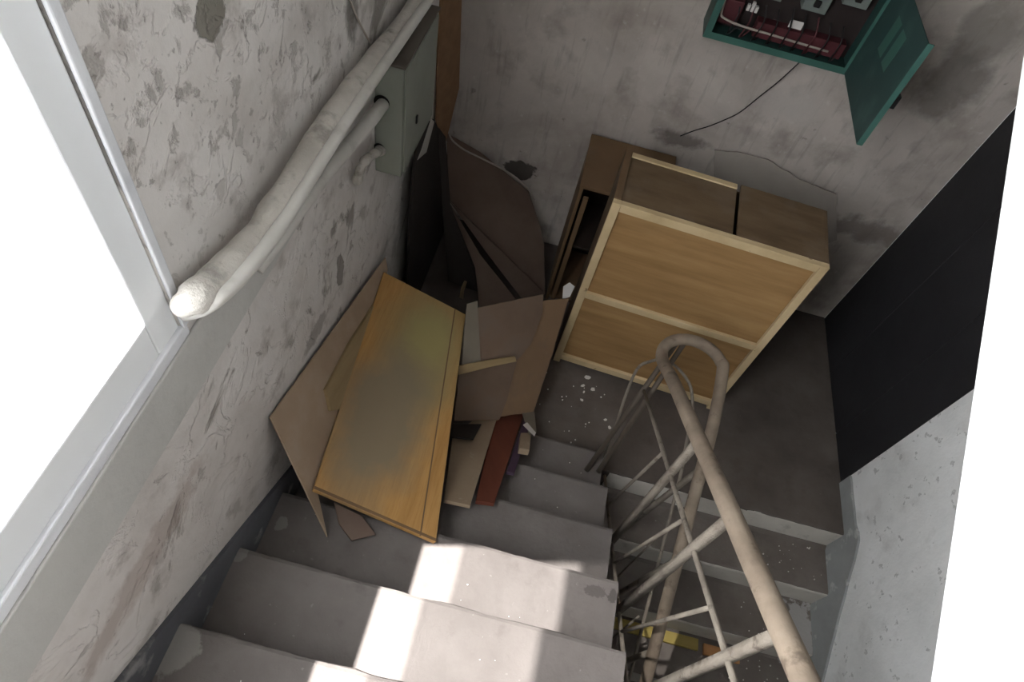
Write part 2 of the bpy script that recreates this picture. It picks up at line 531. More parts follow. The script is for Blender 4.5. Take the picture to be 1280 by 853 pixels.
def step_mesh(x0, x1, ya, yb, z0, z1, seed, mi_riser=0):
    """concrete step with a worn, uneven front edge; riser face at yb side, tread on top"""
    bm = bmesh.new()
    nx = 36
    rows = []
    for i in range(nx + 1):
        x = x0 + (x1 - x0) * i / nx
        w = 0.004 * noise.noise(Vector((x * 9, seed, 0))) + 0.004 * noise.noise(Vector((x * 31, seed, 4)))
        dz = 0.003 * noise.noise(Vector((x * 12, seed, 9)))
        s = 1 if yb > ya else -1
        prof = [(ya, z0), (ya, z1), (ya + (yb - ya) * 0.5, z1 + dz * 0.5), (yb - s * 0.014, z1 + dz),
                (yb - s * 0.004 + s * w * 0.6, z1 - 0.005 + dz), (yb + s * w, z1 - 0.017), (yb, z1 - 0.05), (yb, z0)]
        rows.append([bm.verts.new((x, y, z)) for y, z in prof])
    m = len(rows[0])
    for a, b in zip(rows, rows[1:]):
        for k in range(m):
            f = bm.faces.new((a[k], b[k], b[(k + 1) % m], a[(k + 1) % m]))
            if k in (4, 5, 6):
                f.material_index = mi_riser
    bm.faces.new(rows[0])
    bm.faces.new(list(reversed(rows[-1])))
    bmesh.ops.recalc_face_normals(bm, faces=bm.faces)
    return bm


# upper flight: nine steps climbing from the landing towards the viewer along the window wall
up = tag(empty('staircase', (WF / 2, -D, 0)), 'dusty concrete stair flight under the window, lit by the sun patch', 'stairs', None, 'structure')
inv_up = Vector((-WF / 2, D, 0))
NU = 9
for k in range(1, NU + 1):
    yf = -D - (k - 1) * G
    b_ = step_mesh(0.0, WF, yf - G - 0.02, yf, (k - 1) * H - 0.05, k * H, k * 3.1)
    o = link('step', b_, 'step', up, mats=['step', 'nosing'])
    o.matrix_parent_inverse = Matrix.Translation(inv_up)
bm = bmesh.new()
sl = [(0, -D, 0.0), (0, -D - NU * G, NU * H - 0.02), (0, -D - NU * G, NU * H - 0.3), (0, -D, -0.14)]
poly(bm, [(q[0] + 0.001, q[1], q[2]) for q in sl], Vector((WF - 0.004, 0, 0)))
o = link('slab', bm, 'step', up)
o.matrix_parent_inverse = Matrix.Translation(inv_up)
struct('floor_upper', bx((0, YB, NU * H - 0.16), (W, -D - NU * G, NU * H), 0.004), 'step')

# lower flight: steps going down from the landing under the viewer on the right
lw = tag(empty('staircase', ((LX + W) / 2, -D, 0)), 'dark grimy stair flight descending beside the right wall, below the railing', 'stairs', None, 'structure')
inv_lw = Vector((-(LX + W) / 2, D, 0))
NL = 9
for k in range(1, NL + 1):
    ya = -D - (k - 1) * G
    b_ = step_mesh(LX, W, ya, ya - G, -k * H - H - 0.03, -k * H, 50 + k * 2.7, 1)
    o = link('step', b_, 'step_low', lw, mats=['step_low', 'nosing'])
    o.matrix_parent_inverse = Matrix.Translation(inv_lw)
bm = bmesh.new()
b_ = step_mesh(LX, W, -D + 0.06, -D - 0.002, -H - 0.03, 0.001, 44, 1)
o = link('step', b_, 'landing', lw, mats=['landing', 'nosing'])
o.matrix_parent_inverse = Matrix.Translation(inv_lw)
sl = [(LX + 0.002, -D, -0.16), (LX + 0.002, -D - NL * G, -NL * H - 0.2), (LX + 0.002, -D - NL * G, -NL * H - 0.36), (LX + 0.002, -D, -0.34)]
poly(bm, sl, Vector((W - LX - 0.004, 0, 0)))
o = link('slab', bm, 'step_low', lw)
o.matrix_parent_inverse = Matrix.Translation(inv_lw)
struct('floor_lower', bx((0, YB, ZB), (W, 0, ZB + 0.06)), 'landing')

# the next flight up, seen from the side at the right edge: white rendered slab with a sloping lower edge
E0, E1 = ((1.25, -1.829, 2.491), (1.25, -2.671, 2.062))
sl_m = (E0[2] - E1[2]) / (E0[1] - E1[1])
def edge_z(y):
    return E1[2] + (y - E1[1]) * sl_m
ya, yb_ = -3.75, -1.25
bm = bmesh.new()
poly(bm, [(1.25, ya, edge_z(ya)), (1.25, yb_, edge_z(yb_)), (1.25, yb_, edge_z(yb_) + 0.42), (1.25, ya, edge_z(ya) + 0.42)], Vector((W - 1.252, 0, 0)))
bmesh.ops.bevel(bm, geom=list(bm.edges), offset=0.012, segments=2, affect='EDGES')
nx_ = tag(empty('staircase', (1.8, ya, edge_z(ya))), 'white rendered side of the flight above, at the right edge', 'stairs', None, 'structure')
o = link('slab', bm, 'soffit', nx_)
o.matrix_parent_inverse = Matrix.Translation((-1.8, -ya, -edge_z(ya)))
for k in range(7):
    y0 = ya + 0.05 + k * 0.34
    z0 = edge_z(y0) + 0.38
    o = link('step', bx((1.262, y0, z0), (W - 0.002, y0 + 0.36, z0 + 0.16 + 0.05), 0.006), 'step', nx_)
    o.matrix_parent_inverse = Matrix.Translation((-1.8, -ya, -edge_z(ya)))
zl = edge_z(yb_) + 0.2
struct('floor_landing_above', bx((0, -1.25, zl), (W, 0, zl + 0.2), 0.006), 'soffit')

# skirtings that follow the flights
def follow(y, off):
    return (-y - D) / G * H + off
bm = bmesh.new()
s0, s1 = -D - 0.1, -3.4
poly(bm, [(0.0, s0, 0.02), (0.0, s0, follow(s0, 0.245)), (0.0, s1, follow(s1, 0.245)), (0.0, s1, follow(s1, -0.05))], Vector((0.012, 0, 0)))
struct('baseboard_left', bm, 'skirt')
bm = bmesh.new()
s0, s1 = -1.145, -3.7
top = []
for i in range(60):
    y = s0 + (s1 - s0) * i / 59
    z = 0.095 if y > -D else 0.11 - (-y - D) / G * H + 0.04
    z = min(z, 0.11) + 0.014 * noise.noise(Vector((y * 8, 0, 3)))
    top.append((W, y, z))
poly(bm, top + [(W, s1, follow(-2 * D - s1, 0) - 0.35), (W, -D, -0.3), (W, s0, -0.1)], Vector((-0.012, 0, 0)))
struct('baseboard_right', bm, 'skirt_right')

# ------------------------------------------------------------------ window
win = tag(empty('window_1', (-0.1, (WY0 + WY1) / 2, WZ0)), kind='structure')
pin = Matrix.Translation((0.1, -(WY0 + WY1) / 2, -WZ0))
def wpart(name, bm, mat):
    o = link(name, bm, mat, win)
    o.matrix_parent_inverse = pin
    return o
fx0, fx1 = -0.060, -0.004
FJ, FR = 0.07, 0.095                       # jamb width, height of the bottom rail
wpart('jamb', bx((fx0, WY1 - FJ, WZ0), (fx1, WY1, WZ1), 0.004), 'frame_white')
wpart('jamb', bx((fx0, WY0, WZ0), (fx1, WY0 + FJ, WZ1), 0.004), 'frame_white')
wpart('head', bx((fx0, WY0 + FJ, WZ1 - FJ), (fx1, WY1 - FJ, WZ1), 0.004), 'frame_white')
wpart('bottom_rail', bx((fx0, WY0 + FJ, WZ0), (fx1, WY1 - FJ, WZ0 + FR), 0.004), 'frame_white')
GZ = 2.25                                  # below this height the lowest blade of glass is missing
for i, (za, zb) in enumerate(((GZ, 3.04), (3.05, WZ1 - FJ))):
    wpart('pane', bx((-0.034, WY0 + FJ, za), (-0.030, WY1 - FJ, zb)), ('glass', 'glass_sun_stop')[i])
# sill and its apron, and the lining of the reveal
struct('trim_1', bx((-TW, WY0 - 0.05, WZ0 - 0.03), (0.006, WY1 + 0.012, WZ0 + 0.003), 0.004), 'sill')
bm = bmesh.new()
box(bm, (0.0, -4.3, 1.612), (0.010, -1.2, WZ0 - 0.03), 0.004)
struct('trim_2', bm, 'apron')
bm = bmesh.new()
box(bm, (0.0, WY1 - 0.001, WZ0), (0.008, WY1 + 0.02, WZ1), 0.003)
struct('trim_3', bm, 'sill')
portal('window_portal', (-0.16, (WY0 + WY1) / 2, (WZ0 + WZ1) / 2), (1, 0, 0), WZ1 - WZ0, WY1 - WY0)

# ------------------------------------------------------------------ door in the right wall (black boards)
dr = tag(empty('door_1', (W + 0.03, (DY0 + DY1) / 2, 0)), kind='structure')
pin = Matrix.Translation((-W - 0.03, -(DY0 + DY1) / 2, 0))
ym = -0.835
for y0, y1 in ((DY0 + 0.002, ym - 0.002), (ym + 0.002, ym + 0.41), (ym + 0.4115, DY1)):
    o = link('board', bx((W + 0.001, y0, -0.01), (W + 0.05, y1, DZ1 - 0.004), 0.004), 'door', dr)
    o.matrix_parent_inverse = pin
o = link('light_stop', bx((W + 0.0505, DY0, 0.0), (W + 0.058, DY1, DZ1), 0.0), 'door', dr)  # unseen added panel, keeps outside light out of the board gaps
o.matrix_parent_inverse = pin
o = link('batten', bx((W + 0.058, DY0 + 0.03, 0.3), (W + 0.08, DY1 - 0.03, 0.42), 0.003), 'door', dr)
o.matrix_parent_inverse = pin
o = link('batten', bx((W + 0.058, DY0 + 0.03, 1.5), (W + 0.08, DY1 - 0.03, 1.62), 0.003), 'door', dr)
o.matrix_parent_inverse = pin

# ================================================================== RAILING
rl = tag(empty('stair_railing', (1.24, -1.5, 0)), 'worn dusty iron stair railing with round handrail looping back at landing', 'railing')
rinv = Matrix.Translation((-1.24, 1.5, 0))
def rpart(name, bm, mat, label=None, smooth=True):
    o = link(name, bm, mat, rl, smooth=smooth)
    o.matrix_parent_inverse = rinv
    if label:
        o['label'] = label
    return o
RS = 0.722
def rz(y):                     # upper handrail height
    return 0.772 + (-1.228 - y) * RS
def lz(y):                     # lower handrail height
    return 0.78 - (-1.38 - y) * 0.70
XR, XL = 1.24, 1.50
path = [(XR, y, rz(y)) for y in (-3.55, -3.0, -2.6, -2.2, -1.8, -1.5)]
path += [(XR, -1.33, 0.835)]
for a in range(0, 181, 20):
    t = math.radians(a)
    path.append(((XR + XL) / 2 - math.cos(t) * (XL - XR) / 2, -1.26 + 0.115 * math.sin(t) , 0.80 - 0.0 * a))
path += [(XL, y, lz(y)) for y in (-1.46, -1.7, -2.0, -2.4, -2.8, -3.3)]
rpart('handrail', tube(smooth_path(path, 6), 0.025, 14), 'rail')
# upper side: posts, mid rail, bottom rail, slender balusters
mid = lambda y: rz(y) - 0.245
bot = lambda y: rz(y) - 0.94
rpart('mid_rail', tube([(XR, -3.5, mid(-3.5)), (XR, -2.4, mid(-2.4)), (XR, -1.6, mid(-1.6)), (XR, -1.27, mid(-1.27))], 0.008, 8), 'iron')
rpart('bottom_rail', tube([(XR, -3.5, bot(-3.5)), (XR, -2.4, bot(-2.4)), (XR, -1.47, bot(-1.47) + 0.02)], 0.008, 8), 'iron')
for y in (-3.47, -3.16, -2.855, -2.545, -2.235, -1.905):
    rpart('post', tube([(XR, y, rz(y) - 0.005), (XR, y, bot(y) - 0.03)], 0.015, 4, flat=(0.023, 0.02)), 'iron')
    rpart('bracket', tube([(XR, y, bot(y) + 0.0), (WF - 0.01, y + 0.005, bot(y) - 0.015)], 0.01, 4, flat=(0.02, 0.02)), 'iron')
for y in (-3.32, -3.02, -2.72, -2.42, -2.12, -1.78):
    rpart('baluster', tube([(XR, y, mid(y)), (XR, y + 0.10, bot(y + 0.10))], 0.0065, 8), 'iron')
# newel at the turn: two bars side by side
rpart('newel', tube([(1.30, -1.175, 0.79), (1.12, -1.542, 0.175)], 0.012, 8), 'iron_dark', 'dark bare iron newel bar')
rpart('newel', tube([(1.335, -1.16, 0.79), (1.176, -1.534, 0.175)], 0.012, 8), 'iron_dark', 'dark bare iron newel bar')
# slender inner loop that repeats the turn of the handrail
loop = [(1.2, -1.356, 0.3), (1.196, -1.255, 0.45), (1.209, -1.177, 0.55), (1.258, -1.128, 0.56), (1.323, -1.097, 0.56), (1.393, -1.125, 0.56), (1.453, -1.203, 0.56), (1.484, -1.294, 0.52)]
rpart('inner_loop', tube(smooth_path(loop, 5), 0.007, 8), 'iron')
rpart('inner_loop', tube([loop[0], (1.215, -1.386, 0.02)], 0.007, 8), 'iron')
# lower side
lmid = lambda y: lz(y) - 0.26
lbot = lambda y: lz(y) - 0.88
rpart('mid_rail', tube([loop[-1], (1.49, -1.55, lmid(-1.55)), (XL, -2.4, lmid(-2.4)), (XL, -3.2, lmid(-3.2))], 0.008, 8), 'iron')
rpart('bottom_rail', tube([(XL - 0.1, -1.5, lbot(-1.5)), (XL - 0.1, -3.2, lbot(-3.2))], 0.008, 8), 'iron')
for i, y in enumerate((-1.62, -1.93, -2.24, -2.55, -2.86, -3.17)):
    rpart('post', tube([(XL, y, lz(y) - 0.005), (XL - 0.1, y, lbot(y) - 0.06)], 0.01, 4, flat=(0.02, 0.018)), 'iron')
for y in (-1.78, -2.08, -2.40, -2.70):
    rpart('baluster', tube([(XL - 0.03, y, lmid(y)), (XL - 0.1, y - 0.10, lbot(y - 0.10))], 0.0055, 6), 'iron')

# ================================================================== CABINETS
cb = tag(empty('cabinet', (0.876, -0.86, 0), math.radians(-3.0)), 'pale plywood cabinet standing with its battened back towards the stairs', 'cabinet')
cw, cd, ch = 0.905, 0.36, 1.165
st = 0.036
def cpart(name, lo, hi, mat, bevel=0.002, label=None):
    o = link(name, bx(lo, hi, bevel), mat, cb)
    if label:
        o['label'] = label
    return o
cpart('stile', (0, 0, 0), (st, 0.028, ch), 'pine')
cpart('stile', (cw - st, 0, 0), (cw, 0.028, ch), 'pine')
cpart('rail', (st, 0, ch - 0.04), (cw - st, 0.028, ch), 'pine')
cpart('rail', (st, 0.002, 0.56), (cw - st, 0.028, 0.598), 'pine')
cpart('rail', (st, 0, 0.03), (cw - st, 0.028, 0.07), 'pine')
cpart('panel', (st, 0.018, 0.598), (cw - st, 0.026, ch - 0.04), 'ply')
cpart('panel', (st, 0.018, 0.07), (cw - st, 0.026, 0.56), 'ply')
cpart('side', (0, 0.028, 0), (0.016, cd, ch - 0.002), 'cab_top')
cpart('side', (cw - 0.016, 0.028, 0), (cw, cd, ch - 0.002), 'cab_top')
cpart('top_board', (0.016, 0.030, ch - 0.022), (0.505, cd - 0.03, ch - 0.010), 'cab_top')
cpart('top_board', (0.520, 0.030, ch - 0.016), (cw - 0.016, cd, ch - 0.001), 'cab_top')
cpart('top_edge', (0.016, cd - 0.03, ch - 0.03), (0.505, cd, ch - 0.004), 'pine', label='pale batten along the rear top edge')
cpart('top_edge', (0.0, 0.028, ch - 0.002), (0.03, cd, ch + 0.004), 'brown', label='brown batten along the left top edge')
cpart('divider', (0.506, 0.05, 0.02), (0.519, cd - 0.01, ch - 0.05), 'dark_in')
cpart('bottom_board', (0.016, 0.03, 0.03), (cw - 0.016, cd, 0.045), 'cab_top')
cpart('front_face', (0.016, cd - 0.012, 0.05), (cw - 0.016, cd, ch - 0.04), 'cab_top')

c2 = tag(empty('cabinet', (0.755, -0.45, 0)), 'small brown open cabinet standing in the shade left behind the pale one', 'cabinet')
def c2part(name, lo, hi, mat, bevel=0.002):
    return link(name, bx(lo, hi, bevel), mat, c2)
c2part('side', (0, 0, 0), (0.018, 0.40, 0.855), 'brown')
c2part('side', (0.42, 0.01, 0), (0.438, 0.40, 0.855), 'brown')
c2part('top_board', (-0.004, -0.004, 0.855), (0.445, 0.405, 0.875), 'brown')
c2part('back_board', (0.018, 0.392, 0.0), (0.42, 0.40, 0.855), 'dark_in')
c2part('bottom_board', (0.018, 0.0, 0.03), (0.42, 0.392, 0.048), 'brown')
c2part('shelf', (0.018, 0.02, 0.44), (0.42, 0.392, 0.456), 'dark_in')
c2part('facing_strip', (0.030, -0.002, 0.02), (0.055, 0.016, 0.80), 'brown')

board('plasterboard_sheet', [(1.368, -0.029, 0.956), (1.49, -0.03, 0.981), (1.633, -0.033, 0.985), (1.828, -0.043, 0.929), (2.029, -0.05, 0.908), (2.175, -0.079, 0.657), (1.923, -0.1, 0.388), (1.53, -0.075, 0.539)], 0.010, 'plasterboard',
      'broken grey plasterboard sheet between pale cabinet and back wall', 'plasterboard', rough=0.008, facing=(0, -1, 0.2), bevel=0)

# ================================================================== BOARDS AND CARDBOARD
yp = [(0.041, -1.215, 0.793), (0.406, -1.209, 0.65), (0.558, -2.224, 0.727), (0.147, -2.215, 0.886)]
yb = board('veneered_board', [yp[3], yp[2], yp[1], yp[0]], 0.018, 'yellow', 'orange veneered board with olive dust, lying over the stairs', 'board', facing=(0.3, 0.3, 0.9))
def on_board(o, px_, name, mat, dz=0.0006, label=None):
    """thin piece fixed on a board, outline in the board's own coordinates"""
    bm = bmesh.new()
    poly(bm, [Vector((x, y, dz)) for x, y in px_], Vector((0, 0, -0.004)))
    c = link(name, bm, mat, o)
    if label:
        c['label'] = label
    return c
inv = yb.matrix_world.inverted()
L = [inv @ Vector(q) for q in (yp[0], yp[1], yp[2], yp[3])]
def lerp2(a, b, t):
    return (a[0] + (b[0] - a[0]) * t, a[1] + (b[1] - a[1]) * t)
on_board(yb, [lerp2(L[0], L[1], 0.86), lerp2(L[0], L[1], 0.872), lerp2(L[3], L[2], 0.872), lerp2(L[3], L[2], 0.86)], 'edging_seam', 'brown', 0.0005, 'dark seam along the right edge')
on_board(yb, [lerp2(L[3], L[0], 0.012), lerp2(L[2], L[1], 0.012), lerp2(L[2], L[1], 0.002), lerp2(L[3], L[0], 0.002)], 'edging_seam', 'brown', 0.0005)

h1a, h1b, h1c = ((0.012, -2.138, 1.151), (0.022, -1.136, 0.792), (0.213, -2.297, 0.715))
h1 = [(0.012, -2.138, 1.151), (0.022, -1.136, 0.792), (0.043, -1.167, 0.751), (0.149, -2.197, 0.838), (0.213, -2.297, 0.715)]
board('hardboard_sheet', h1, 0.006, 'hard', 'tan hardboard sheet leaning on the left wall, beside the orange board', 'board', facing=(1, 0, 0.3))
h2 = [(0.065, -1.347, 0.789), (0.064, -1.643, 0.891), (0.072, -1.901, 0.957), (0.102, -1.945, 0.9), (0.117, -1.904, 0.849), (0.112, -1.734, 0.805), (0.1, -1.47, 0.745), (0.075, -1.315, 0.755)]
board('wood_offcut', h2, 0.012, 'lath', 'curved pale wood offcut between tan hardboard and orange board', 'offcut', bevel=0.001)
u1 = [(0.2, -2.197, 0.769), (0.297, -2.21, 0.747), (0.36, -2.251, 0.729), (0.294, -2.294, 0.739), (0.238, -2.257, 0.755)]
board('wood_offcut', u1, 0.012, 'hard_dark', 'dark brown offcut on the step under the orange board', 'offcut', bevel=0.001)

# the pile between the stairs and the cabinet
bc = [(0.725, -0.987, 0.613), (0.839, -0.891, 0.563), (0.833, -1.15, 0.29), (0.824, -1.294, 0.144), (0.669, -1.414, 0.224), (0.663, -1.432, 0.213), (0.476, -1.555, 0.333), (0.444, -1.418, 0.527), (0.517, -1.333, 0.521)]
board('cardboard_sheet', bc, 0.005, 'card_lit', 'folded brown cardboard sheet reaching from the stairs to the pale cabinet', 'cardboard', rough=0.004, bevel=0)
cc = [(0.445, -1.425, 0.533), (0.677, -1.219, 0.443), (0.681, -1.355, 0.289), (0.669, -1.431, 0.222), (0.476, -1.558, 0.346)]
board('cardboard_sheet', cc, 0.004, 'card', 'greyish cardboard flap below the thin lath', 'cardboard', rough=0.004, bevel=0)
ca = [(0.455, -1.236, 0.75), (0.713, -0.994, 0.663), (0.733, -1.04, 0.585), (0.72, -1.149, 0.484), (0.681, -1.228, 0.452), (0.586, -1.304, 0.498), (0.51, -1.359, 0.542)]
board('cardboard_sheet', ca, 0.004, 'card', 'dark dusty cardboard sheet with a curled right edge, above the lath', 'cardboard', rough=0.003, bevel=0)
cdp = [(0.413, -1.266, 0.795), (0.449, -1.229, 0.787), (0.523, -1.357, 0.546), (0.455, -1.431, 0.559), (0.422, -1.306, 0.739)]
board('board_offcut', cdp, 0.006, 'grey_board', 'grey tan board peeping out right of the orange board', 'board', bevel=0.001)
lt = [(0.438, -1.445, 0.597), (0.552, -1.345, 0.549), (0.663, -1.252, 0.499), (0.676, -1.259, 0.475), (0.566, -1.356, 0.519), (0.449, -1.463, 0.561)]
board('wood_lath', lt, 0.010, 'lath', 'thin tapering wood lath lying across the cardboard', 'lath', bevel=0.001)
e1 = [(0.571, -1.444, 0.232), (0.658, -1.4, 0.201), (0.638, -2.039, 0.649), (0.542, -2.046, 0.654), (0.491, -1.651, 0.377)]
board('board_offcut', e1, 0.014, 'tan', 'dusty tan board sloping down the steps from the cardboard', 'board', u=(3, 2))
f1 = [(0.641, -1.376, 0.166), (0.786, -1.24, 0.07), (0.754, -1.621, 0.337), (0.723, -1.983, 0.592), (0.654, -1.996, 0.601)]
board('board_offcut', f1, 0.016, 'red', 'red brown board sloping down the steps, right of the tan one', 'board', u=(4, 3))
g1 = [(0.796, -1.241, 0.061), (0.832, -1.222, 0.048), (0.781, -1.773, 0.434), (0.747, -1.776, 0.437)]
board('board_offcut', g1, 0.012, 'purple', 'narrow dull purple strip beside the red brown board', 'board')
k1 = [(0.476, -1.589, 0.364), (0.596, -1.529, 0.322), (0.581, -1.659, 0.413), (0.486, -1.686, 0.432)]  # board end and dark gap as one sheet, shadow in its colour
board('board_offcut', k1, 0.006, 'black_board', 'short board end, shadow of the gap in its dark colour, under cardboard flap', 'board')
k2 = [(0.778, -1.501, 0.285), (0.825, -1.478, 0.269), (0.827, -1.612, 0.363), (0.781, -1.62, 0.369)]
board('wood_block', k2, 0.03, 'tan', 'small tan wood block on the lowest step', 'block')
k3 = [(0.765, -1.317, 0.161), (0.827, -1.285, 0.139), (0.85, -1.464, 0.264), (0.818, -1.499, 0.288)]
board('board_offcut', k3, 0.006, 'grey_board', 'little grey scrap under the cardboard corner', 'scrap')
k4 = [(0.781, -1.447, 0.267), (0.798, -1.418, 0.246), (0.844, -1.485, 0.294), (0.839, -1.514, 0.314)]
board('plastic_scrap', k4, 0.003, 'white_plastic', 'white plastic scrap at the corner of the cardboard', 'scrap', bevel=0)
k5 = [(0.802, -0.813, 0.548), (0.826, -0.799, 0.572), (0.852, -0.827, 0.585), (0.842, -0.878, 0.561), (0.812, -0.882, 0.536)]
board('plastic_scrap', k5, 0.002, 'white_plastic', 'crumpled white plastic scrap by the left edge of pale cabinet', 'scrap', bevel=0)

# sheets standing in the back corner
q1 = ((-0.009, -0.05, 0.644), (0.499, -0.05, 0.408), (0.739, -0.46, 0.061))
s1 = [(0.002, -0.061, 0.656), (0.192, -0.028, 0.564), (0.393, -0.029, 0.449), (0.498, -0.03, 0.39), (0.607, -0.141, 0.278), (0.667, -0.227, 0.206), (0.744, -0.457, 0.059), (0.114, -0.35, 0.463)]
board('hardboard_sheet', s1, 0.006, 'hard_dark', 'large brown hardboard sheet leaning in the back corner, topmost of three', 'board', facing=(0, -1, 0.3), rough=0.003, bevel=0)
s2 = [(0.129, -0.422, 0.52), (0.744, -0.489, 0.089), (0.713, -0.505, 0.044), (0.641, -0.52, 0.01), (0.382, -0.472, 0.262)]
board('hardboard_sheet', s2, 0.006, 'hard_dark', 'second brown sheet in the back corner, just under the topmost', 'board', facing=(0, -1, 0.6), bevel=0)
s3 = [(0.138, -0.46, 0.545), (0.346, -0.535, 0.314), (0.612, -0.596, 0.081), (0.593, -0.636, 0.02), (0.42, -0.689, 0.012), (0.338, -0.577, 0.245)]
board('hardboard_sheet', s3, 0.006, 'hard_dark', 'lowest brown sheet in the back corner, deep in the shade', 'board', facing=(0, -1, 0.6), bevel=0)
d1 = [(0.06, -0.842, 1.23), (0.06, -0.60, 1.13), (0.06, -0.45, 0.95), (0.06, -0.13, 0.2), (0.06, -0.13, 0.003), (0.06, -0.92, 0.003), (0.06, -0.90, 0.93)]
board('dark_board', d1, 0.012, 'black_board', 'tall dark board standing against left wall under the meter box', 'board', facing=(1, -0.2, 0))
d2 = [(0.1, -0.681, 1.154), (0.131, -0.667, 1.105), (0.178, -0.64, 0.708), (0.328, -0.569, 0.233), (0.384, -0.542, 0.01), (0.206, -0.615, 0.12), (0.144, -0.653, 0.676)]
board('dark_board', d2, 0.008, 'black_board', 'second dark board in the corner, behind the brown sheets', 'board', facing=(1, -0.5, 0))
m1 = [(0.1, -0.817, 1.295), (0.1, -0.761, 1.241), (0.1, -0.86, 1.164), (0.1, -0.989, 1.224), (0.1, -0.937, 1.235)]
board('metal_strip', m1, 0.002, 'zinc', 'bent pale metal strip hanging at the lower corner of meter box', 'strip', facing=(1, 0, 0), bevel=0)
o1 = [(0.008, -0.413, 1.623), (0.053, -0.256, 1.564), (0.073, -0.195, 1.033), (0.044, -0.302, 0.693), (0.02, -0.383, 0.964), (0.011, -0.41, 1.34)]
board('corner_plank', o1, 0.010, 'orange_wood', 'narrow orange brown plank standing upright in the back corner', 'plank', u=(0, 2), facing=(0.6, -0.8, 0))
sp = [(0.336, -0.968, 0.451), (0.34, -0.987, 0.547), (0.337, -0.896, 0.497), (0.329, -0.746, 0.318), (0.33, -0.818, 0.323), (0.324, -0.763, 0.19)]
board('wood_splinter', sp, 0.003, 'lath', 'thin pale splinter behind the top corner of orange board', 'splinter', bevel=0)
cord = [(0.019, -0.078, 0.673), (0.044, -0.078, 0.629), (0.111, -0.078, 0.591), (0.204, -0.078, 0.567), (0.307, -0.078, 0.54), (0.404, -0.078, 0.505), (0.498, -0.078, 0.443), (0.548, -0.078, 0.376)]
tag(link('cord', tube(smooth_path(cord, 5), 0.005, 8), 'pale_wire', smooth=True), 'pale cord draped over the top edge of the brown corner sheet', 'cord')

# laths on the lower flight
l3 = -3 * H
tag(link('wood_lath', bx((1.285, -D - 2 * G - 0.075, l3 + 0.001), (1.95, -D - 2 * G - 0.018, l3 + 0.022), 0.003), 'yellow_lath'),
    'yellowish lath lying on the lower flight behind the iron railing', 'lath')
tag(link('wood_lath', bx((1.98, -D - 2 * G - 0.085, l3 + 0.001), (2.17, -D - 2 * G - 0.03, l3 + 0.02), 0.003), 'orange_lath'),
    'short orange lath on the lower flight right of the handrail', 'lath')

# ================================================================== METER BOX AND PIPES ON THE LEFT WALL
mx = tag(empty('meter_box', (0, -0.95, 1.30)), 'grey green metal box on left wall where the pipes end', 'box')
def mpart(name, lo, hi, mat, bevel=0.003):
    o = link(name, bx(lo, hi, bevel), mat, mx)
    o.matrix_parent_inverse = Matrix.Translation((0, 0.95, -1.30))
    return o
mpart('body', (0.002, -1.19, 1.30), (0.096, -0.81, 1.725), 'meter')
mpart('door', (0.097, -1.18, 1.315), (0.104, -0.82, 1.715), 'meter', 0.002)
mpart('top_plate', (0.001, -1.195, 1.726), (0.104, -0.805, 1.734), 'meter_top', 0.002)
mpart('lock', (0.104, -1.06, 1.44), (0.110, -1.045, 1.47), 'black_wire', 0.002)
for q_, r_ in [((0.027, -1.19, 1.583), 0.026), ((0.017, -1.19, 1.398), 0.02)]:
    bm = tube([(q_[0], -1.1925, q_[2] + 0.006), (q_[0], -1.1895, q_[2] + 0.006)], r_, 18)
    o = link('knockout_hole', bm, 'black_wire', mx)
    o.matrix_parent_inverse = Matrix.Translation((0, 0.95, -1.30))


def pipe(name, px_, r, mat, label, cat, lump=0.0, taper=0):
    pts = smooth_path(px_, 8)
    rr = r
    if lump:
        rr = [r * (1 + lump * noise.noise(Vector((i * 0.35, 1.7, 0)))) for i in range(len(pts))]
    if taper:
        rr = [q * min(1.0, 0.45 + 0.55 * (len(pts) - 1 - i) / taper) for i, q in enumerate(rr)]
    return tag(link(name, tube(pts, rr, 14), mat, smooth=True), label, cat)
pipe('lagged_pipe', [(0.05, -0.654, 1.782), (0.05, -1.042, 1.78), (0.05, -1.42, 1.828), (0.05, -1.672, 1.837), (0.05, -1.902, 1.837), (0.05, -2.072, 1.842), (0.048, -2.2, 1.867), (0.046, -2.298, 1.903), (0.02, -2.31, 1.883)], 0.032, 'pipe_wrap',
     'thick pipe in crusted lagging running along left wall to the window', 'pipe', 0.18, 8)
pipe('plastic_pipe', [(0.085, -0.698, 1.783), (0.085, -1.075, 1.807), (0.085, -1.405, 1.829), (0.085, -1.661, 1.841), (0.085, -1.872, 1.841), (0.085, -2.044, 1.846), (0.085, -2.195, 1.871), (0.07, -2.287, 1.887), (0.015, -2.292, 1.841)], 0.0155, 'pipe',
     'smooth pale pipe beside the lagged pipe on left wall', 'pipe')
pipe('conduit', [(0.031, -1.194, 1.584), (0.058, -1.361, 1.66), (0.055, -1.461, 1.674), (0.05, -1.684, 1.716), (0.048, -1.856, 1.739), (0.04, -1.975, 1.738), (0.02, -2.053, 1.715)], 0.021, 'pipe',
     'grey conduit entering the meter box, upper of two', 'pipe')
pipe('conduit', [(0.022, -1.194, 1.399), (0.045, -1.361, 1.508), (0.04, -1.42, 1.514), (0.02, -1.414, 1.444)], 0.016, 'pipe_wrap',
     'short lumpy conduit stub below, entering the meter box', 'pipe', 0.5)

tag(link('wire', tube(smooth_path([(0.006, -1.411, 2.068), (0.006, -1.365, 1.993), (0.008, -1.308, 1.905), (0.02, -1.257, 1.82)], 5), 0.003, 6), 'pale_wire', smooth=True),
    'thin pale wire on left wall above the lagged pipe', 'wire')

